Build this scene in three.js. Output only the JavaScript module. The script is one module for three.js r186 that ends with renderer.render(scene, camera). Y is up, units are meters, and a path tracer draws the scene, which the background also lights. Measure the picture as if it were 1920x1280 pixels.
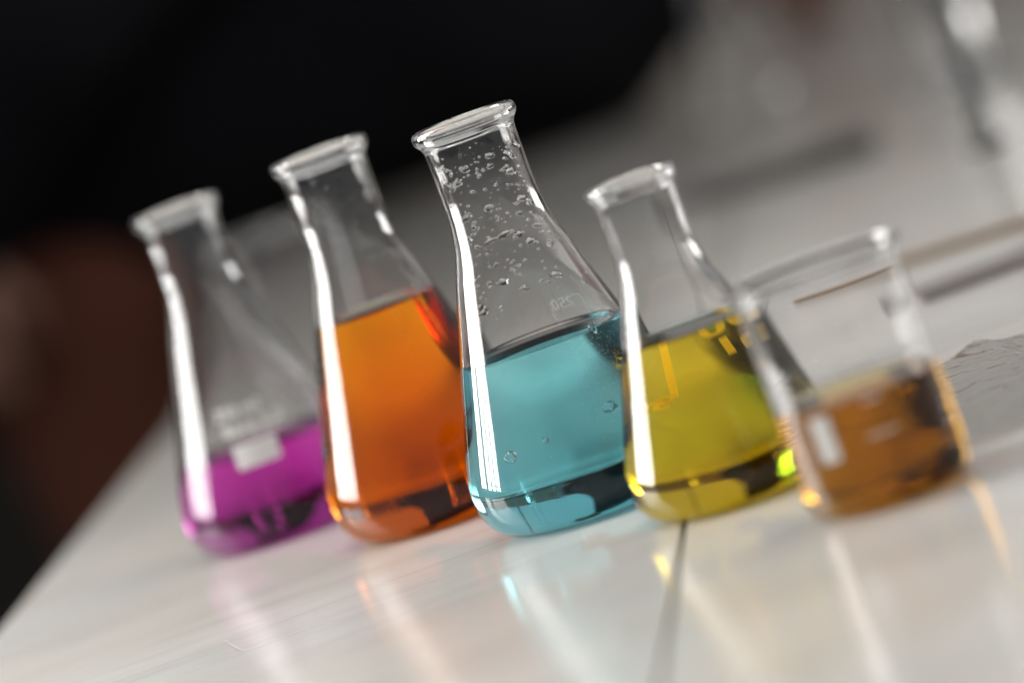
import * as THREE from 'three';
import { mergeGeometries, mergeVertices } from 'three/addons/utils/BufferGeometryUtils.js';
import { RoundedBoxGeometry } from 'three/addons/geometries/RoundedBoxGeometry.js';
import { MarchingCubes } from 'three/addons/objects/MarchingCubes.js';
import { RectAreaLightUniformsLib } from 'three/addons/lights/RectAreaLightUniformsLib.js';
import { FontLoader } from 'three/addons/loaders/FontLoader.js';
import { createNoise2D, createNoise3D } from 'simplex-noise';

// ------------------------------------------------------------------ camera, light, exposure
const scene = new THREE.Scene();
const camera = new THREE.PerspectiveCamera(2 * Math.atan(640 / 7400) * 180 / Math.PI, 1024 / 682, 0.05, 60);
camera.position.set(0, 0.221, 1.4194);
camera.rotation.set(THREE.MathUtils.degToRad(-6.2), 0, THREE.MathUtils.degToRad(-20.2), 'YXZ');
camera.focus = 1.425;
camera.userData.fStop = 3.4;
const renderer = new THREE.WebGLRenderer({ antialias: true });
renderer.toneMapping = THREE.LinearToneMapping;
renderer.toneMappingExposure = 1.0;
renderer.shadowMap.enabled = true;
RectAreaLightUniformsLib.init();
scene.background = new THREE.Color().setRGB(0.36, 0.358, 0.355);

const DAY = new THREE.Color().setRGB(1, 0.985, 0.965);
function windowLight(w, h, strength, pos, target) {
  const l = new THREE.RectAreaLight(DAY, strength, w, h);
  l.position.set(...pos); l.lookAt(...target); l.name = 'window_daylight';
  scene.add(l); return l;
}
// tall window to the left of the bench, and a lower one far behind on the right
const LEFT = { w: 0.7, h: 1.2, x: -1.25, y: 0.66, z: -0.42, s: 27, turn: 0.925 };
const RIGHT = { w: 1.3, h: 0.3, x: 2.6, y: 0.17, z: -1.65, s: 7 };
windowLight(LEFT.w, LEFT.h, LEFT.s, [LEFT.x, LEFT.y, LEFT.z], [LEFT.x + Math.sin(LEFT.turn), LEFT.y, LEFT.z + Math.cos(LEFT.turn)]);
const FILL_LAMP = { w: 1.2, d: 0.5, x: 0.05, y: 1.3, z: 0.0, s: 4.4 };                    // unseen fill lamp added over the bench to brighten the liquids
{
  const l = new THREE.RectAreaLight(DAY, FILL_LAMP.s, FILL_LAMP.w, FILL_LAMP.d);
  l.position.set(FILL_LAMP.x, FILL_LAMP.y, FILL_LAMP.z); l.rotation.x = -Math.PI / 2; l.name = 'fill_lamp_light'; scene.add(l);
}
windowLight(RIGHT.w, RIGHT.h, RIGHT.s, [RIGHT.x, RIGHT.y, RIGHT.z], [0, RIGHT.y, RIGHT.z + 0.6]);

// ------------------------------------------------------------------ helpers
function rng(seed) { let a = seed >>> 0; return () => { a |= 0; a = a + 0x6D2B79F5 | 0; let t = Math.imul(a ^ a >>> 15, 1 | a); t = t + Math.imul(t ^ t >>> 7, 61 | t) ^ t; return ((t ^ t >>> 14) >>> 0) / 4294967296; }; }
const n2 = createNoise2D(rng(7)), n3 = createNoise3D(rng(11));
const names = {};
function numbered(n) { const k = names[n] = (names[n] ?? -1) + 1; return k ? `${n}_${String(k).padStart(3, '0')}` : n; }
function thing(name, label, category, pos = [0, 0, 0], group) {
  const o = new THREE.Group(); o.name = numbered(name); o.position.set(...pos);
  o.userData = { label, category }; if (group) o.userData.group = group;
  scene.add(o); return o;
}
function part(name, geo, mat, parent, label) {
  const m = new THREE.Mesh(geo, mat); m.name = name; if (label) m.userData.label = label;
  parent.add(m); return m;
}
function solid(name, geo, mat, label, category, pos = [0, 0, 0]) {
  const m = new THREE.Mesh(geo, mat); m.name = numbered(name); m.position.set(...pos);
  m.userData = { label, category }; scene.add(m); return m;
}
const rgb = (r, g, b) => new THREE.Color().setRGB(r, g, b);
const box = (w, h, d, x, y, z, r = 0.003) => new RoundedBoxGeometry(w, h, d, 2, Math.min(r, w / 3, h / 3, d / 3)).translate(x, y, z);
function canvasTexture(w, h, fn, srgb = true) {
  const data = new Uint8Array(w * h * 4);
  for (let y = 0; y < h; y++) for (let x = 0; x < w; x++) {
    const c = fn(x / w, y / h), k = 4 * (y * w + x);
    for (let i = 0; i < 3; i++) data[k + i] = Math.max(0, Math.min(255, Math.round(255 * c[i])));
    data[k + 3] = 255;
  }
  const t = new THREE.DataTexture(data, w, h); t.wrapS = t.wrapT = THREE.RepeatWrapping;
  t.magFilter = THREE.LinearFilter; t.minFilter = THREE.LinearMipmapLinearFilter; t.generateMipmaps = true;
  if (srgb) t.colorSpace = THREE.SRGBColorSpace; t.needsUpdate = true; return t;
}

// ------------------------------------------------------------------ materials
const glass = new THREE.MeshPhysicalMaterial({ color: 0xffffff, roughness: 0.0, transmission: 1, thickness: 0.002, ior: 1.4 });
const wetGlass = new THREE.MeshPhysicalMaterial({ color: 0xffffff, roughness: 0.0, transmission: 1, thickness: 0.002, ior: 1.4, specularColor: rgb(0, 0, 0) });   // glass that liquid lies against mirrors almost nothing
const water = new THREE.MeshPhysicalMaterial({ color: 0xffffff, roughness: 0.0, transmission: 1, thickness: 0.002, ior: 1.33 });
function dyed(r, g, b, dist) {
  return new THREE.MeshPhysicalMaterial({ color: 0xffffff, roughness: 0.0, transmission: 1, thickness: 0.05, ior: 1.34, specularColor: rgb(0.05, 0.05, 0.05), attenuationColor: rgb(r, g, b), attenuationDistance: dist });
}
const print = new THREE.MeshPhysicalMaterial({ color: rgb(0.88, 0.88, 0.86), roughness: 1, transmission: 0.3, thickness: 0, side: THREE.DoubleSide });

// bench top: grey laminate with smears and fine scuffs, metres in uv
function fbm(x, y) { return 0.5 * n2(x, y) + 0.25 * n2(2.1 * x + 5, 2.1 * y) + 0.13 * n2(4.3 * x, 4.3 * y + 9) + 0.07 * n2(9 * x, 9 * y); }
const TILE = 1.2;
const tableColour = canvasTexture(1536, 1536, (u, v) => {
  const X = u * TILE, Y = v * TILE;
  const smear = fbm(X * 2.2, Y * 9), cloud = fbm(X * 3 + 20, Y * 4 + 3), fine = n2(X * 160, Y * 420);
  const st = Math.max(0, fbm(X * 5 + 40, Y * 34 + 8) - 0.18) * 0.5;
  const k = 0.705 + 0.03 * smear + 0.026 * cloud + 0.005 * fine - 0.12 * st;
  const warm = 0.014 * fbm(X * 4 + 70, Y * 5);
  return [k + 0.01 + warm, k - 0.004, k - 0.026 - warm];
});
const tableRough = canvasTexture(1024, 1024, (u, v) => {
  const X = u * TILE, Y = v * TILE;
  const k = 0.175 + 0.04 * fbm(X * 4, Y * 14) + 0.03 * Math.max(0, fbm(X * 9 + 3, Y * 30));
  return [k, k, k];
}, false);
const scuffs = []; { const r = rng(5); for (let i = 0; i < 320; i++) scuffs.push([r(), r(), (r() - 0.5) * 0.5, 0.01 + 0.05 * r(), r()]); }
const tableBump = canvasTexture(2048, 2048, (u, v) => {
  const X = u * TILE, Y = v * TILE;
  let k = 0.55 + 0.2 * fbm(X * 5, Y * 7) + 0.012 * n2(X * 60, Y * 120);
  return [k, k, k];
}, false);
{ // thin scratches cut into the bump picture
  const d = tableBump.image.data, N = 2048, r = rng(19);
  for (const [sx, sy, a, len, c] of scuffs) {
    let x = sx * N, y = sy * N, th = a + (r() < 0.15 ? 1.2 : 0), n = len / TILE * N;
    for (let i = 0; i < n; i++) {
      x += Math.cos(th); y += Math.sin(th) * 0.9; th += (r() - 0.5) * 0.06;
      const k = 4 * (((y | 0) & (N - 1)) * N + ((x | 0) & (N - 1)));
      for (let j = 0; j < 3; j++) d[k + j] = Math.max(0, d[k + j] - 26 - 40 * c);
    }
  }
}
const tableMat = new THREE.MeshPhysicalMaterial({ map: tableColour, roughnessMap: tableRough, roughness: 1, bumpMap: tableBump, bumpScale: 0.0009, ior: 1.5 });
for (const t of [tableColour, tableRough, tableBump]) t.repeat.set(1 / TILE, 1 / TILE);

// ------------------------------------------------------------------ setting
const floorMat = new THREE.MeshStandardMaterial({ color: rgb(0.05, 0.046, 0.042), roughness: 0.6 });
{
  const f = new THREE.Mesh(new THREE.BoxGeometry(14, 0.1, 14).translate(0, -0.8, -2), floorMat);
  f.name = 'floor'; f.userData.kind = 'structure'; scene.add(f);
}
{ // low wall added to be reflected in bench and flasks: dark below, dull above
  const addedWallPart = (name, h, y, c) => {
    const w = new THREE.Mesh(new THREE.BoxGeometry(12, h, 0.12).translate(0, y, -3.9), new THREE.MeshPhysicalMaterial({ color: c, roughness: 0.9, specularIntensity: 0.3 }));
    w.name = name; w.userData.kind = 'structure'; scene.add(w);
  };
  addedWallPart('added_wall_dark', 0.79, -0.355, rgb(0.035, 0.03, 0.027));  // added lower part, keeps the corner beside the bench dark
  addedWallPart('wall', 0.29, 0.185, rgb(0.38, 0.31, 0.25));  // added upper part, toned for its reflection in the flask bases
}
// bench
{
  const t = thing('lab_bench', 'long pale grey laminate bench top that all the glassware stands on', 'bench', [0, 0, 0]);
  const X0 = -0.222, X1 = 1.05, Z0 = 0.62, Z1 = -3.0, gap = 0.0008;
  const jx = (z) => 0.0456 - 0.117 * z;                                   // the joint between the two boards
  const panel = (pts) => {
    const s = new THREE.Shape(pts.map(([x, z]) => new THREE.Vector2(x, -z)));
    const g = new THREE.ExtrudeGeometry(s, { depth: 0.026, bevelEnabled: true, bevelThickness: 0.001, bevelSize: 0.001, bevelOffset: -0.001, bevelSegments: 3 });
    g.rotateX(-Math.PI / 2).translate(0, -0.027, 0);
    const p = g.attributes.position, uv = g.attributes.uv;
    for (let i = 0; i < p.count; i++) uv.setXY(i, p.getX(i), p.getZ(i));
    return g;
  };
  const ex = (z) => -0.2687 - 0.085 * z, ZJ = -0.84;                      // the near board's outer edge runs slightly askew
  part('board', panel([[ex(Z0), Z0], [jx(Z0) - gap, Z0], [jx(ZJ) - gap, ZJ + gap], [ex(ZJ), ZJ + gap]]), tableMat, t);
  part('board', panel([[ex(ZJ), ZJ - gap], [jx(ZJ) - gap, ZJ - gap], [jx(Z1) - gap, Z1], [X0 + 0.01, Z1]]), tableMat, t);
  part('board', panel([[jx(Z0) + gap, Z0], [X1, Z0], [X1, Z1], [jx(Z1) + gap, Z1]]), tableMat, t);
  const under = new THREE.MeshStandardMaterial({ color: rgb(0.09, 0.07, 0.055), roughness: 0.7 });
  part('underboard', box(X1 - X0 - 0.08, 0.018, Z0 - Z1 - 0.02, (X0 + X1) / 2 + 0.03, -0.0372, (Z0 + Z1) / 2), under, t);
  part('apron', box(0.02, 0.08, 3.4, X0 + 0.1, -0.087, (Z0 + Z1) / 2), under, t);
  part('apron', box(0.02, 0.08, 3.4, X1 - 0.06, -0.087, (Z0 + Z1) / 2), under, t);
  const leg = box(0.06, 0.703, 0.06, 0, 0, 0);
  for (const [x, z] of [[X0 + 0.16, Z0 - 0.1], [X1 - 0.12, Z0 - 0.1], [X0 + 0.16, Z1 + 0.1], [X1 - 0.12, Z1 + 0.1]]) part('leg', leg.clone().translate(x, -0.3982, z), under, t);
}
// windows (outside the picture, mirrored in the glass)
const frameMat = new THREE.MeshStandardMaterial({ color: rgb(0.3, 0.29, 0.28), roughness: 0.5 });
const glow = new THREE.MeshStandardMaterial({ color: rgb(0.02, 0.02, 0.02), roughness: 0.4, emissive: DAY, emissiveIntensity: 2.5 });
function makeWindow(L, label, turn, posts, rails) {
  const t = thing('window', label, 'window', [L.x, L.y, L.z]);
  t.rotation.y = turn;                                                     // local +z looks into the room
  part('pane', new THREE.BoxGeometry(L.w, L.h, 0.006).translate(0, 0, -0.02), glow, t);
  const b = 0.07;
  for (const s of [-1, 1]) {
    part('frame_post', box(b, L.h + 2 * b, 0.08, s * (L.w / 2 + b / 2), 0, 0), frameMat, t);
    part('frame_rail', box(L.w, b, 0.08, 0, s * (L.h / 2 + b / 2), 0), frameMat, t);
  }
  for (const [x, w] of posts) part('mullion', box(w, L.h, 0.06, x, 0, 0.035), frameMat, t);
  for (const [y, w] of rails) part('glazing_bar', box(L.w, w, 0.05, 0, y, 0.033), frameMat, t);
  return t;
}
makeWindow(LEFT, 'tall daylight window standing to the left of the bench', LEFT.turn, [[-0.16, 0.012], [-0.02, 0.02], [0.15, 0.065], [0.27, 0.008]], [[-0.53, 0.012], [0.3, 0.03]]);
makeWindow(RIGHT, 'low daylight window far to the right of the bench', -Math.PI / 2 + Math.atan2(0.6, 2.6), [[-0.1, 0.08]], []);

{
  const t = thing('added_fill_lamp', 'flat white fill lamp panel added above the bench, out of view', 'lamp', [FILL_LAMP.x, FILL_LAMP.y, FILL_LAMP.z]);
  const white = new THREE.MeshStandardMaterial({ color: rgb(0.7, 0.7, 0.7), roughness: 0.5 });
  part('housing', box(FILL_LAMP.w + 0.06, 0.06, FILL_LAMP.d + 0.06, 0, 0.045, 0, 0.01), white, t);
  part('diffuser', new THREE.BoxGeometry(FILL_LAMP.w, 0.004, FILL_LAMP.d).translate(0, 0.008, 0), new THREE.MeshStandardMaterial({ color: rgb(0.05, 0.05, 0.05), roughness: 0.4, emissive: DAY, emissiveIntensity: 1.5 }), t);
  for (const x of [-0.5, 0.5]) part('hanging_wire', new THREE.CylinderGeometry(0.003, 0.003, 1.2, 8).translate(x, 0.675, 0), white, t);
}
// ------------------------------------------------------------------ glassware
const MM = 0.001;
function smooth(pts, n) {
  return new THREE.CatmullRomCurve3(pts.map(([r, y]) => new THREE.Vector3(r, y, 0)), false, 'centripetal').getPoints(n).map((p) => [Math.max(0, p.x), p.y]);
}
function offset(prof, t) {
  return prof.map(([r, y], i) => {
    const a = prof[Math.max(0, i - 1)], b = prof[Math.min(prof.length - 1, i + 1)];
    let dx = b[0] - a[0], dy = b[1] - a[1]; const l = Math.hypot(dx, dy) || 1; dx /= l; dy /= l;
    return [Math.max(0, r - dy * t), y + dx * t];
  });
}
function at(prof, y) {                                                     // radius of a rising profile at height y
  for (let i = 1; i < prof.length; i++) if (prof[i][1] >= y && prof[i - 1][1] <= y && prof[i][0] > 1) {
    const k = (y - prof[i - 1][1]) / (prof[i][1] - prof[i - 1][1] || 1); return prof[i - 1][0] + k * (prof[i][0] - prof[i - 1][0]);
  }
  return prof[prof.length - 1][0];
}
function lathe(prof, seg = 144) {
  return new THREE.LatheGeometry(prof.map(([r, y]) => new THREE.Vector2(r * MM, y * MM)), seg);
}
// flask: outline of the outer wall from the base centre to just under the lip, then the lip
const wallPts = [[0, 3.0], [10, 2.6], [20, 1.5], [27, 0.45], [31.5, 0], [35.6, 0.8], [39.8, 3.3], [42.6, 7.4], [44, 12], [44.3, 16.5], [43.8, 21.5], [42.0, 29], [37.1, 45], [31.5, 63], [26.2, 80], [22.6, 91.5], [20.1, 98.5], [18.5, 104.5], [17.6, 110.5], [17.25, 117], [17.2, 126], [17.2, 134], [17.4, 138.4]];
const lipPts = [[17.4, 138.4], [18.2, 140.1], [19.4, 141.6], [19.95, 143.3], [19.7, 145], [18.8, 146], [17.6, 146.1], [16.9, 145.2], [16.3, 143.2], [16.05, 140.5]];
function flaskProfile(sr, sy, t) {
  const wall = smooth(wallPts.map(([r, y]) => [r * sr, y * sy]), 150), lip = smooth(lipPts.map(([r, y]) => [r * sr, 138.4 * sy + (y - 138.4) * sr]), 30);
  const inner = offset(wall, t);
  inner[0][0] = 0;
  return { outer: wall, inner, lip };
}
function shell(wall, lip, inner, level) {                                   // closed wall of glass: group 0 dry, group 1 the inside that liquid touches
  const back = inner.slice().reverse().slice(1), k = back.findIndex((p) => p[1] < level + 1.5);
  if (k < 0) return lathe([...wall, ...lip.slice(1), ...back]);
  return mergeGeometries([lathe([...wall, ...lip.slice(1), ...back.slice(0, k + 1)]), lathe(back.slice(k))], true);
}
function liquidGeometry(P, level, grow = 0.3, rise = 1.5) {
  const fat = offset(P.inner, -grow), pr = [];
  fat[0][0] = 0;
  for (const p of fat) { if (p[1] > level + rise && p[0] > 3) break; pr.push(p); }
  const rw = at(fat, level + rise); pr.push([rw, level + rise]);
  for (let i = 1; i <= 14; i++) { const d = i * 0.32; pr.push([rw - grow - d, level + rise * Math.exp(-d / 1.15)]); }
  for (let i = 1; i <= 8; i++) pr.push([(rw - grow - 4.5) * (1 - i / 8), level]);
  return lathe(pr);
}
// flat print laid on the outer wall: shape coordinates in mm, x runs round the wall from angle th (0 = towards the camera), y up
function onWall(geo, prof, th, y0, proud = 0.12) {
  const g = geo, p = g.attributes.position;
  for (let i = 0; i < p.count; i++) {
    const y = y0 + p.getY(i), r = at(prof, y) + proud, a = th + p.getX(i) / r;
    p.setXYZ(i, r * Math.sin(a) * MM, y * MM, r * Math.cos(a) * MM);
  }
  g.deleteAttribute('normal'); g.computeVertexNormals(); return g;
}
const font = await new FontLoader().loadAsync('fonts/droid/droid_sans_bold.typeface.json');
function text(str, size) { const g = new THREE.ShapeGeometry(font.generateShapes(str, size), 4); g.computeBoundingBox(); const b = g.boundingBox; g.translate(-(b.max.x + b.min.x) / 2, -(b.max.y + b.min.y) / 2, 0); return g; }
function patch(w, h, x = 0, y = 0) { return new THREE.PlaneGeometry(w, h, Math.max(1, Math.round(w)), Math.max(1, Math.round(h))).translate(x, y, 0); }
function ring(r0, r1) { return new THREE.RingGeometry(r0, r1, 32, 2); }

// water beads: uneven domes sitting on a wall
function bead(r, seed, flat = 0.42, stretch = 1) {
  const g = mergeVertices(new THREE.IcosahedronGeometry(1, 3).deleteAttribute('uv').deleteAttribute('normal'));
  const p = g.attributes.position;
  for (let i = 0; i < p.count; i++) {
    const x = p.getX(i), y = p.getY(i), z = p.getZ(i), k = 1 + 0.42 * n3(x * 1.1 + seed * 7.3, y * 1.1, z * 1.1 + seed);
    p.setXYZ(i, x * k * r * stretch, y * k * r * (y < 0 ? 0.85 : 1.05), z * r * flat);
  }
  g.computeVertexNormals(); return g;
}
function stick(geo, prof, th, y, tilt, inward, spin = 0) {                 // place a bead on a wall: angle th, height y
  const r = at(prof, y), m = new THREE.Matrix4().makeRotationY(th)
    .multiply(new THREE.Matrix4().makeTranslation(0, y * MM, r * MM))
    .multiply(new THREE.Matrix4().makeRotationX(tilt)).multiply(new THREE.Matrix4().makeRotationZ(spin));
  return geo.applyMatrix4(m);
}

function uneven(geo, seed) {                                                // blown bases are never quite flat: gentle waves near the bottom
  const p = geo.attributes.position;
  for (let i = 0; i < p.count; i++) {
    const x = p.getX(i), y = p.getY(i), z = p.getZ(i), w = THREE.MathUtils.clamp(1 - y / 0.016, 0, 1), r = Math.hypot(x, z);
    if (w <= 0) continue;
    const n = 0.5 + 0.5 * n3(x * 95 + seed, z * 95, seed * 3), m = n3(x * 60, z * 60 + seed, y * 60);
    p.setXYZ(i, x * (1 + 0.006 * w * m), y + 0.0011 * w * n * Math.min(1, (0.031 - Math.min(r, 0.031)) / 0.01), z * (1 + 0.006 * w * m));
  }
  const old = geo.attributes.normal.clone(); geo.computeVertexNormals();
  const nn = geo.attributes.normal, sum = new Map(), key = (i) => `${Math.round(p.getX(i) * 1e6)},${Math.round(p.getY(i) * 1e6)},${Math.round(p.getZ(i) * 1e6)}`;
  for (let i = 0; i < p.count; i++) { if (p.getY(i) > 0.016) continue; const k = key(i), a = sum.get(k) ?? [0, 0, 0]; a[0] += nn.getX(i); a[1] += nn.getY(i); a[2] += nn.getZ(i); sum.set(k, a); }
  for (let i = 0; i < p.count; i++) {                                      // one normal along the seam; above the waves the turned shape's own normals
    if (p.getY(i) > 0.016) { nn.setXYZ(i, old.getX(i), old.getY(i), old.getZ(i)); continue; }
    const a = sum.get(key(i)), l = Math.hypot(...a) || 1; nn.setXYZ(i, a[0] / l, a[1] / l, a[2] / l);
  }
  return geo;
}
function makeFlask({ label, x, z, turn = 0, sr, sy, t, level, liquid, liquidLabel }) {
  const g = thing('conical_flask', label, 'flask', [x, 0.0002, z], 'conical flasks standing in a row on the bench');
  g.rotation.y = turn;
  const P = flaskProfile(sr, sy, t);
  const b = part('glass_body', uneven(shell(P.outer, P.lip, P.inner, level), x * 400), [glass, wetGlass], g);
  const l = part('liquid', uneven(liquidGeometry(P, level), x * 400), liquid, g, liquidLabel);
  return { g, P, b, l };
}
const pink = makeFlask({ label: 'conical flask holding shallow magenta liquid, farthest in the row', x: -0.1135, z: -0.230, sr: 0.955, sy: 0.99, t: 1.3, level: 38.3, liquid: dyed(0.72, 0.13, 0.58, 0.05), liquidLabel: 'clear magenta liquid' });
const orange = makeFlask({ label: 'conical flask filled high with orange liquid, second from the far end', x: -0.0456, z: -0.114, sr: 0.995, sy: 1.035, t: 1.3, level: 84.5, liquid: dyed(1.0, 0.31, 0.001, 0.05), liquidLabel: 'clear bright orange liquid' });
const blue = makeFlask({ label: 'sharp conical flask of pale blue liquid with water beads in its neck', x: 0.0107, z: -0.003, sr: 1, sy: 1.02, t: 1.3, level: 62.3, liquid: dyed(0.34, 0.9, 1.0, 0.06), liquidLabel: 'clear pale blue liquid' });
const yellow = makeFlask({ label: 'small conical flask of yellow liquid beside the beaker', x: 0.0563, z: 0.0841, sr: 0.825, sy: 0.785, t: 1.2, level: 58.5, liquid: dyed(1.0, 0.74, 0.04, 0.05), liquidLabel: 'clear golden yellow liquid' });

// print on the flasks
{
  const o = pink.P.outer;
  part('marking_or_glint', onWall(patch(19, 9.5), o, -0.02, 39), print, pink.g, 'white writing spot');
  part('volume_text', onWall(text('250 ml', 4.6), o, -0.1, 58), print, pink.g);
  part('glass_text', onWall(text('Boro 3.3', 4.8), o, 0.04, 50.5), print, pink.g);
}
{
  const o = blue.P.outer, faint = print;
  part('volume_number', onWall(text('250', 4.2), o, Math.PI - 0.42, 70.5), faint, blue.g, 'mirrored white number 250');
  part('graduation_mark', onWall(mergeGeometries([patch(4, 0.5, 2, 0), patch(0.5, 9, 0, -4.5)]), o, Math.PI - 0.72, 72.5), faint, blue.g);
  part('logo_ring', onWall(ring(2.1, 4.1), o, Math.PI - 0.5, 49), faint, blue.g);
  part('logo_ring', onWall(ring(1.2, 3.6), o, Math.PI - 0.72, 38), faint, blue.g);
}
{
  const o = yellow.P.outer, print = new THREE.MeshPhysicalMaterial({ color: rgb(0.95, 0.72, 0.3), roughness: 1, transmission: 0.6, thickness: 0, side: THREE.DoubleSide });   // translucent amber print
  part('graduation_mark', onWall(mergeGeometries([patch(1.4, 26, 0, -13), patch(4, 1.2, 2, -26)]), o, Math.PI + 0.12, 57), print, yellow.g);
  part('volume_number', onWall(text('100', 6.4), o, Math.PI - 0.4, 51), print, yellow.g, 'mirrored amber number 100');
  part('volume_text', onWall(text('ml', 6.4), o, Math.PI - 0.4, 42.5), print, yellow.g);
  part('marking_or_glint', onWall(patch(8, 7), o, Math.PI - 0.72, 40), print, yellow.g, 'amber writing spot');
  part('volume_number', onWall(text('50', 4), o, Math.PI + 0.24, 30), print, yellow.g);
}
// water beads and dust on the blue flask
{
  const r = rng(41), P = blue.P, fine = [];
  const place = (size, th, y, k, inner = true, flat = 0.42, stretch = 1) => {
    const slope = y < 100 && y > 22 ? -0.262 : 0;
    return stick(bead(size * MM, k, flat, stretch), inner ? P.inner : P.outer, th, y, slope, inner, (r() - 0.5) * 0.8);
  };
  for (let i = 0; i < 150; i++) {                                           // larger beads, mostly on the far wall
    const th = Math.PI + (r() - 0.5) * 2.3 + (r() < 0.2 ? Math.PI : 0), y = 76 + 58 * r();
    const big = i % 4 === 0;
    part('water_bead', big ? place(0.8 + 0.75 * r(), th, y, i, true, 0.2, 1.1 + 1.2 * r()) : place(0.35 + 0.4 * r(), th, y, i, true, 0.42, 1 + 0.9 * r()), water, blue.g);
  }
  for (let i = 0; i < 260; i++) {
    const th = Math.PI * 2 * r(), y = 66 + 72 * Math.sqrt(r());
    fine.push(place(0.14 + 0.3 * r() * r(), th, y, i + 100, true, 0.5, 1 + r()));
  }
  const f = part('fine_water_beads', mergeGeometries(fine), water, blue.g); f.userData.kind = 'stuff';
  part('water_bead', place(2.1, 0.62, 63.2, 501, true, 0.8, 0.72), water, blue.g);
  for (const [s, th, y, st] of [[2.2, 0.36, 36.5, 1.1], [1.1, -0.29, 33.5, 1.2], [2.1, -0.66, 31, 1.3]]) part('water_bead', place(s, th, y, s * 10, false, 0.3, st), water, blue.g);
  const dust = [];
  const spot = new THREE.CircleGeometry(0.09, 6);
  for (let i = 0; i < 420; i++) {
    const th = 0.15 + 0.75 * r() + 0.2 * (r() - 0.5), y = 26 + 36 * Math.sqrt(r()), s = 0.5 + r();
    dust.push(onWall(spot.clone().scale(s, s, 1), P.outer, th, y, 0.05));
  }
  const d = part('dust_specks', mergeGeometries(dust), print, blue.g); d.userData.kind = 'stuff';
}
// a few dried drops in the orange flask's neck
{
  const r = rng(77), list = [];
  for (let i = 0; i < 70; i++) list.push(stick(bead((0.18 + 0.4 * r() * r()) * MM, i + 900, 0.4, 1 + r()), orange.P.inner, Math.PI * 2 * r(), 100 + 42 * r(), 0, true, r()));
  const d = part('fine_water_beads', mergeGeometries(list), water, orange.g); d.userData.kind = 'stuff';
}
// beakers
function makeBeaker(label, pos, size, level, dye, dyeLabel) {
  const g = thing('beaker', label, 'beaker', pos);
  g.scale.setScalar(size);
  const wall = smooth([[0, 1], [12, 0.7], [20, 0], [23.4, 0.4], [25.8, 2.2], [27.1, 5.2], [27.5, 9.5], [27.5, 20], [27.5, 40], [27.5, 58], [27.5, 68], [27.7, 73], [28.3, 75.6]], 120);
  const lip = smooth([[28.3, 75.6], [29.1, 77], [29.3, 78], [28.8, 78.7], [27.9, 78.6], [27.1, 77.4], [26.5, 75.4]], 18);
  const inner = offset(wall, 1.5); inner[0][0] = 0;
  const geo = shell(wall, lip, inner, level);
  const p = geo.attributes.position;
  for (let i = 0; i < p.count; i++) {                                      // pouring spout, turned to the far side
    const x = p.getX(i), y = p.getY(i), z = p.getZ(i), a = Math.atan2(x, z), d = Math.atan2(Math.sin(a - 2.2), Math.cos(a - 2.2));
    const k = Math.exp(-d * d / 0.07) * THREE.MathUtils.smoothstep(y, 0.062, 0.078) * 0.0045, r = Math.hypot(x, z) || 1;
    p.setXYZ(i, x + x / r * k, y, z + z / r * k);
  }
  part('glass_body', geo, geo.groups.length ? [glass, wetGlass] : glass, g);
  if (dye) {                                                               // white scale marks, then a white patch painting a highlight strip
    for (let i = 0; i < 4; i++) part('graduation_mark', onWall(patch(i % 2 ? 6 : 10, 1), wall, 0.05, 24 + 11 * i), print, g);
    part('marking_or_glint', onWall(patch(7, 15), wall, -0.62, 27), print, g);
  }
  if (dye) part('liquid', liquidGeometry({ inner }, level), dye, g, dyeLabel);
}
makeBeaker('blurred glass beaker of brown liquid, nearest the camera', [0.0965, 0.0002, 0.1876], 0.99, 35.5, dyed(0.64, 0.25, 0.002, 0.045), 'clear brown liquid');
makeBeaker('empty glass beaker standing behind, between the magenta and orange flasks', [-0.104, 0.0002, -0.75], 1.15, -9);

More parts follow.
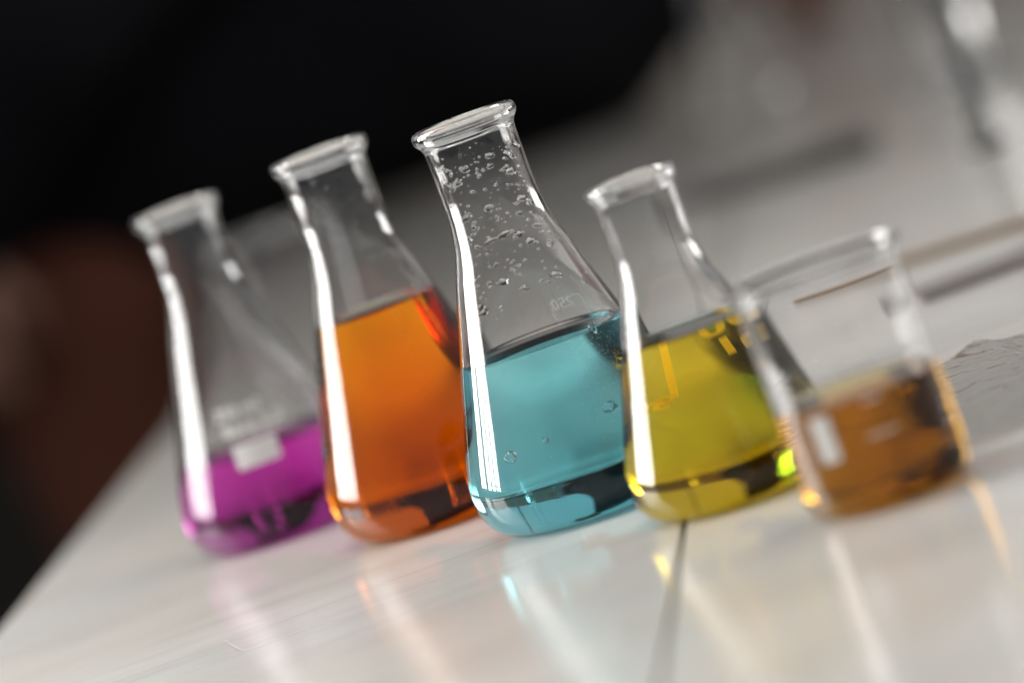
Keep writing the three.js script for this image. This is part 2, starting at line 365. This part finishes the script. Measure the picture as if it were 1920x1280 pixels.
// ------------------------------------------------------------------ small things lying on the bench
{ // puddle: a thin sheet of water with an uneven shore
  const out = [[0.118, 0.128], [0.140, 0.135], [0.166, 0.128], [0.20, 0.135], [0.235, 0.10], [0.245, 0.03], [0.242, -0.04], [0.225, -0.066], [0.197, -0.0595], [0.1765, -0.064], [0.1695, -0.084], [0.160, -0.069], [0.149, -0.055], [0.138, -0.02], [0.133, 0.03], [0.131, 0.075], [0.123, 0.10]];
  const c = new THREE.CatmullRomCurve3(out.map(([x, z]) => new THREE.Vector3(x - 0.006, 0, z + 0.03)), true, 'centripetal').getPoints(220), n = c.length - 1;
  const cx = 0.179, cz = 0.06, pos = [], idx = [], K = 26;
  for (let k = 0; k <= K; k++) for (let i = 0; i < n; i++) {
    const s = 1 - k / K, e = k / K, w = 1 + 0.012 * n2(c[i].x * 260, c[i].z * 260) * s;
    const x = cx + (c[i].x - cx) * s * w, z = cz + (c[i].z - cz) * s * w;
    const y = 0.0003 + 0.0016 * (1 - Math.exp(-e * 16)) + (e > 0.02 ? 0.00026 * (n2(x * 70, z * 60) + 0.6 * n2(x * 150 + 4, z * 170) + 0.35 * n2(x * 300, z * 400)) : 0);
    pos.push(x, Math.max(0.0002, k === 0 ? 0.0002 : y), z);
  }
  for (let k = 0; k < K; k++) for (let i = 0; i < n; i++) {
    const a = k * n + i, b = k * n + (i + 1) % n, d = a + n, f = b + n; idx.push(a, b, d, b, f, d);
  }
  const g = new THREE.BufferGeometry(); g.setAttribute('position', new THREE.Float32BufferAttribute(pos, 3)); g.setIndex(idx); g.computeVertexNormals();
  if (g.attributes.normal.getY(5 * n) < 0) { g.setIndex(idx.map((_, i) => idx[i - i % 3 + [0, 2, 1][i % 3]])); g.computeVertexNormals(); }
  const wet = new THREE.MeshPhysicalMaterial({ color: rgb(0.78, 0.76, 0.73), roughness: 0.01, transmission: 1, thickness: 0, ior: 1.33 });
  solid('puddle', g, wet, 'thin rippled puddle of clear water spilt to the right of the beaker', 'puddle');
}
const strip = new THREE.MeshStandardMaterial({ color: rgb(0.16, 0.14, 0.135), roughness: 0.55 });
solid('flat_strip', box(0.3, 0.003, 0.034, 0.316, 0.0016, -0.222, 0.001), strip, 'dark grey flat strip lying behind the beaker', 'flat_strip');  // plain thin slab making a dark band on the bench
const wood = new THREE.MeshStandardMaterial({ roughness: 0.6, map: canvasTexture(256, 64, (u, v) => { const k = 0.06 * n2(u * 6, v * 22) + 0.04 * n2(u * 20, v * 60); return [0.46 + k, 0.37 + k, 0.27 + k]; }) });
solid('wooden_stick', box(0.42, 0.0035, 0.006, 0.21, 0.0019, 0, 0.001), wood, 'thin brown wooden stick lying across the bench behind the dark strip', 'stick', [0.12, 0, -0.365]).rotation.y = -0.3;
{
  const t = thing('streak_bar', 'dark bar added for a reflected streak far back on the bench', 'streak_bar', [0.19, 0.0067, -0.93]); t.rotation.y = -0.5;  // added to draw a dark reflected streak across the bench
  const dark = new THREE.MeshStandardMaterial({ color: rgb(0.05, 0.045, 0.04), roughness: 0.4 });
  part('barrel', new THREE.CylinderGeometry(0.0065, 0.0065, 0.12, 24).rotateZ(Math.PI / 2), dark, t);
  part('tip', new THREE.CylinderGeometry(0.0012, 0.006, 0.02, 24).rotateZ(Math.PI / 2).translate(-0.07, 0, 0), dark, t);
  part('clip', box(0.045, 0.0015, 0.003, 0.035, 0.0072, 0, 0.0005), dark, t);
}
// glass at the back
function tube(name, label, category, x, z, r, h, wall, liquidMat, fill) {
  const t = thing(name, label, category, [x, 0.0002, z]);
  const s = r / MM, hh = h / MM, o = smooth([[0, 4], [s * 0.6, 4], [s * 1.5, 0], [s * 1.75, 1.2], [s * 1.6, 4], [s * 1.1, 7], [s, 11], [s, hh * 0.3], [s, hh * 0.7], [s, hh - 5], [s * 1.12, hh - 1]], 90);
  const inn = [[s * 0.98, hh], [s - wall, hh - 6], [s - wall, hh * 0.6], [s - wall, 15], [s * 0.6, 11], [0, 10]];
  part('glass_body', lathe([...o, ...smooth(inn, 40)], 64), glass, t);
  return t;
}
{
  const t = thing('conical_flask', 'empty blurred conical flask far back beside the black sleeve', 'flask', [0.218, 0.0002, -1.42]);
  const P = flaskProfile(0.8, 0.95, 1.2);
  part('glass_body', shell(P.outer, P.lip, P.inner, -9), glass, t);
}
tube('glass_cylinder', 'tall glass cylinder standing at the far right of the bench', 'cylinder', 0.332, -1.12, 0.021, 0.24, 1.6);
{
  const steel = new THREE.MeshStandardMaterial({ color: rgb(0.05, 0.05, 0.05), roughness: 0.4, metalness: 0.3 });
  const t = thing('metal_rod', 'thin dark metal rod standing upright on a small round foot', 'rod', [0.279, 0.0002, -0.7]);
  part('rod', new THREE.CylinderGeometry(0.005, 0.005, 0.3, 24).translate(0, 0.155, 0), steel, t);
  part('foot', lathe([[0, 0], [11, 0], [12, 1], [12, 3.4], [11, 4.4], [4, 5], [0, 5]], 48), steel, t);
}
{
  const amber = new THREE.MeshPhysicalMaterial({ color: 0xffffff, roughness: 0.05, transmission: 1, thickness: 0.02, ior: 1.5, attenuationColor: rgb(0.2, 0.05, 0.02), attenuationDistance: 0.006 });
  const t = thing('reagent_bottle', 'dark brown glass bottle standing at the back of the bench', 'bottle', [0.372, 0.0002, -2.3]);
  const o = smooth([[0, 1], [18, 0], [23, 1.5], [24, 6], [24, 40], [24, 68], [20, 78], [12, 84], [10.5, 90], [10.5, 100]], 90);
  part('glass_body', lathe([...o, [12, 102], [10, 104], ...offset(o, 2).reverse().slice(2, -1), [0, 3]], 64), amber, t);
  part('stopper', lathe([[0, 98], [7.5, 98], [8, 103.8], [12, 106], [13, 112], [9, 116], [0, 117]], 48), new THREE.MeshStandardMaterial({ color: rgb(0.03, 0.015, 0.01), roughness: 0.4 }), t);
}

// ------------------------------------------------------------------ person leaning over the far end of the bench
function field(bones, k, cell, mat) {                                      // bones: [ax,ay,az,ra, bx,by,bz,rb]
  const lo = [1e9, 1e9, 1e9], hi = [-1e9, -1e9, -1e9];
  for (const b of bones) for (let i = 0; i < 3; i++) for (const o of [0, 4]) { lo[i] = Math.min(lo[i], b[o + i] - b[o + 3]); hi[i] = Math.max(hi[i], b[o + i] + b[o + 3]); }
  const size = Math.max(...hi.map((h, i) => h - lo[i])) + 6 * cell + 2 * k, res = Math.ceil(size / cell), mid = hi.map((h, i) => (h + lo[i]) / 2);
  const mc = new MarchingCubes(res, mat, false, false, 160000); mc.isolation = 0;
  const half = res / 2;
  for (let z = 0; z < res; z++) for (let y = 0; y < res; y++) for (let x = 0; x < res; x++) {
    const px = mid[0] + (x - half) / half * size / 2, py = mid[1] + (y - half) / half * size / 2, pz = mid[2] + (z - half) / half * size / 2;
    let s = 0, best = 1e9;
    const ds = [];
    for (const b of bones) {
      const ex = b[4] - b[0], ey = b[5] - b[1], ez = b[6] - b[2], l2 = ex * ex + ey * ey + ez * ez || 1e-9;
      const t = Math.max(0, Math.min(1, ((px - b[0]) * ex + (py - b[1]) * ey + (pz - b[2]) * ez) / l2));
      const d = Math.hypot(px - b[0] - ex * t, py - b[1] - ey * t, pz - b[2] - ez * t) - (b[3] + (b[7] - b[3]) * t);
      if (d < best + 6 * k) ds.push(d); if (d < best) best = d;
    }
    for (const d of ds) s += Math.exp(-(d - best) / k);
    mc.field[x + y * res + z * res * res] = -(best - k * Math.log(s || 1));
  }
  mc.update();
  const n = mc.count, g = new THREE.BufferGeometry(), p = new Float32Array(n * 3);
  for (let i = 0; i < n * 3; i++) p[i] = mid[i % 3] + mc.positionArray[i] * size / 2;
  g.setAttribute('position', new THREE.BufferAttribute(p, 3));
  const w = mergeVertices(g, 1e-5); w.computeVertexNormals();
  // orient outwards
  const e = w.index.array; let vol = 0; const q = w.attributes.position.array;
  for (let i = 0; i < e.length; i += 3) { const a = e[i] * 3, b = e[i + 1] * 3, c = e[i + 2] * 3; vol += q[a] * (q[b + 1] * q[c + 2] - q[b + 2] * q[c + 1]) - q[a + 1] * (q[b] * q[c + 2] - q[b + 2] * q[c]) + q[a + 2] * (q[b] * q[c + 1] - q[b + 1] * q[c]); }
  if (vol < 0) { for (let i = 0; i < e.length; i += 3) { const s = e[i + 1]; e[i + 1] = e[i + 2]; e[i + 2] = s; } w.computeVertexNormals(); }
  return w;
}
{
  const skin = new THREE.MeshPhysicalMaterial({ color: rgb(0.27, 0.14, 0.1), roughness: 0.5 });
  const cloth = new THREE.MeshPhysicalMaterial({ color: rgb(0.008, 0.0085, 0.0105), roughness: 0.95, specularIntensity: 0.15 });
  const brown = new THREE.MeshPhysicalMaterial({ color: rgb(0.13, 0.046, 0.03), roughness: 0.9, specularIntensity: 0.2 });
  const hairM = new THREE.MeshStandardMaterial({ color: rgb(0.012, 0.009, 0.008), roughness: 0.6 });
  const t = thing('person', 'person in black top and reddish brown trousers leaning over the far end of the bench', 'person', [-0.4, -0.75, -2.05]);
  // joints in metres from the feet's midpoint; the person faces +x, right side towards the camera
  const J = { hip: [0.07, 0.78, 0], belly: [0.16, 0.93, 0], chest: [0.33, 1.07, 0], neck: [0.46, 1.2, 0], head: [0.58, 1.28, 0],
    sR: [0.38, 1.12, 0.19], eR: [0.13, 1.0, 0.3], wR: [-0.01, 0.85, 0.27], sL: [0.40, 1.10, -0.19], eL: [0.53, 0.835, 0.1], wL: [0.655, 0.855, 0.17],
    hR: [0.06, 0.76, 0.09], kR: [0.08, 0.43, 0.11], aR: [-0.02, 0.08, 0.11], hL: [0.05, 0.76, -0.09], kL: [0.04, 0.43, -0.1], aL: [-0.08, 0.08, -0.1] };
  const B = (a, ra, b, rb) => [...a, ra, ...b, rb], up = (a, x, y, z) => [a[0] + x, a[1] + y, a[2] + z];
  const hand = (w, dir, side, hold) => {                                   // palm, four fingers of different lengths and a thumb
    const d = new THREE.Vector3(...dir).normalize(), s = new THREE.Vector3(...side).normalize(), n = new THREE.Vector3().crossVectors(d, s), W = new THREE.Vector3(...w), out = [];
    const P = (a, b, c) => W.clone().addScaledVector(d, a).addScaledVector(s, b).addScaledVector(n, c).toArray();
    out.push(B(w, 0.026, P(0.04, 0, 0), 0.03), B(P(0.04, -0.02, 0), 0.016, P(0.085, -0.028, 0), 0.012), B(P(0.04, 0.02, 0), 0.016, P(0.085, 0.026, 0), 0.012));
    [[-0.03, 0.05], [-0.011, 0.063], [0.009, 0.067], [0.028, 0.06]].forEach(([b, l]) => {
      const c1 = P(0.088 + l * 0.5, b * 1.05, -l * hold * 0.5), c2 = P(0.088 + l * (1 - 0.5 * hold), b, -l * hold * 1.3);
      out.push(B(P(0.085, b, 0), 0.0095, c1, 0.0088), B(c1, 0.0088, c2, 0.0075));
    });
    out.push(B(P(0.02, 0.026, -0.006), 0.014, P(0.055, 0.052, -0.022), 0.0105), B(P(0.055, 0.052, -0.022), 0.0105, P(0.085, 0.048, -0.04), 0.009));
    return out;
  };
  const handR = hand(J.wR, [-0.12, -1, 0.0], [0.9, -0.1, 0.2], 0.5), handL = hand(J.wL, [0.6, -0.05, 0.5], [-0.2, 0.75, 0.2], 0.9);
  const bodyBones = [B(J.hip, 0.13, J.belly, 0.12), B(J.belly, 0.12, J.chest, 0.13), B(J.chest, 0.12, J.neck, 0.06), B(J.sR, 0.06, J.sL, 0.06), B(J.neck, 0.055, J.head, 0.055),
    B(J.sR, 0.055, J.eR, 0.042), B(J.eR, 0.041, J.wR, 0.027), B(J.sL, 0.055, J.eL, 0.042), B(J.eL, 0.041, J.wL, 0.027),
    B(J.hR, 0.085, J.kR, 0.058), B(J.kR, 0.056, J.aR, 0.038), B(J.hL, 0.085, J.kL, 0.058), B(J.kL, 0.056, J.aL, 0.038),
    B(up(J.aR, -0.03, -0.03, 0), 0.042, up(J.aR, 0.14, -0.045, 0), 0.032), B(up(J.aL, -0.03, -0.03, 0), 0.042, up(J.aL, 0.14, -0.045, 0), 0.032)];
  const H = J.head, headBones = [B(up(H, 0, 0.05, 0), 0.085, up(H, 0.045, 0.04, 0), 0.075), B(up(H, 0.06, -0.01, 0), 0.06, up(H, 0.085, -0.05, 0), 0.035), B(J.neck, 0.055, up(H, 0, 0, 0), 0.058),
    B(up(H, 0.115, 0.02, 0), 0.012, up(H, 0.145, -0.01, 0), 0.013), B(up(H, 0.02, 0.02, 0.088), 0.012, up(H, 0.01, -0.02, 0.086), 0.012), B(up(H, 0.02, 0.02, -0.088), 0.012, up(H, 0.01, -0.02, -0.086), 0.012)];
  const all = [field(bodyBones, 0.012, 0.014, skin), field(headBones, 0.006, 0.005, skin), field(handR, 0.0022, 0.0032, skin), field(handL, 0.0022, 0.0032, skin)];
  part('body', mergeGeometries(all), skin, t);
  part('hair', field([B(up(H, -0.03, 0.085, 0), 0.085, up(H, 0.02, 0.1, 0), 0.075), B(up(H, -0.05, 0.05, 0), 0.075, up(H, -0.055, -0.01, 0), 0.06)], 0.006, 0.007, hairM), hairM, t);
  part('black_top', field([B(up(J.hip, -0.09, 0.05, 0), 0.17, J.belly, 0.18), B(up(J.hip, 0.03, 0.075, 0), 0.165, J.belly, 0.18), B(J.belly, 0.17, J.chest, 0.165), B(J.chest, 0.15, up(J.neck, -0.03, -0.03, 0), 0.085), B(J.sR, 0.085, J.sL, 0.085),
    B(J.sR, 0.082, J.eR, 0.066), B(J.eR, 0.066, J.wR, 0.045), B(J.sL, 0.082, J.eL, 0.066), B(J.eL, 0.066, J.wL, 0.045), B(up(J.belly, 0.05, -0.03, 0.05), 0.15, up(J.chest, 0.07, -0.14, 0.05), 0.125), B([0.2, 0.85, 0.06], 0.09, [0.53, 0.83, 0.12], 0.078), B(up(J.chest, 0.02, -0.1, 0.03), 0.12, up(J.eL, -0.03, 0.03, 0.08), 0.085)], 0.018, 0.012, cloth), cloth, t);
  const trousers = part('trousers', field([B(up(J.hip, 0, -0.02, 0), 0.125, up(J.hip, 0, -0.08, 0), 0.12), B(J.hR, 0.108, J.kR, 0.082), B(J.kR, 0.08, J.aR, 0.07), B(J.hL, 0.108, J.kL, 0.082), B(J.kL, 0.08, J.aL, 0.07)], 0.012, 0.012, brown), brown, t);
  part('shoe', field([B(up(J.aR, -0.03, -0.035, 0), 0.05, up(J.aR, 0.16, -0.045, 0), 0.04)], 0.005, 0.008, cloth), cloth, t);
  part('shoe', field([B(up(J.aL, -0.03, -0.035, 0), 0.05, up(J.aL, 0.16, -0.045, 0), 0.04)], 0.005, 0.008, cloth), cloth, t);
  // dropper held in the left hand
  const white = new THREE.MeshStandardMaterial({ color: rgb(0.7, 0.7, 0.66), roughness: 0.4 });
  const dr = thing('dropper', 'white plastic dropper held in the hand above the bench', 'dropper', [0.30, 0.03, -1.98]);
  dr.rotation.z = 0.16;
  part('stem', lathe([[0, 0], [1.6, 0], [4, 20], [6, 55], [6, 90], [0, 91]], 32), white, dr);
  part('bulb', lathe([[0, 89], [7, 91], [10, 105], [9, 125], [4, 136], [0, 137]], 32), white, dr);
}

scene.traverse((o) => { if (o.isMesh) { o.castShadow = true; o.receiveShadow = true; } });
scene.updateMatrixWorld(true);
renderer.render(scene, camera);
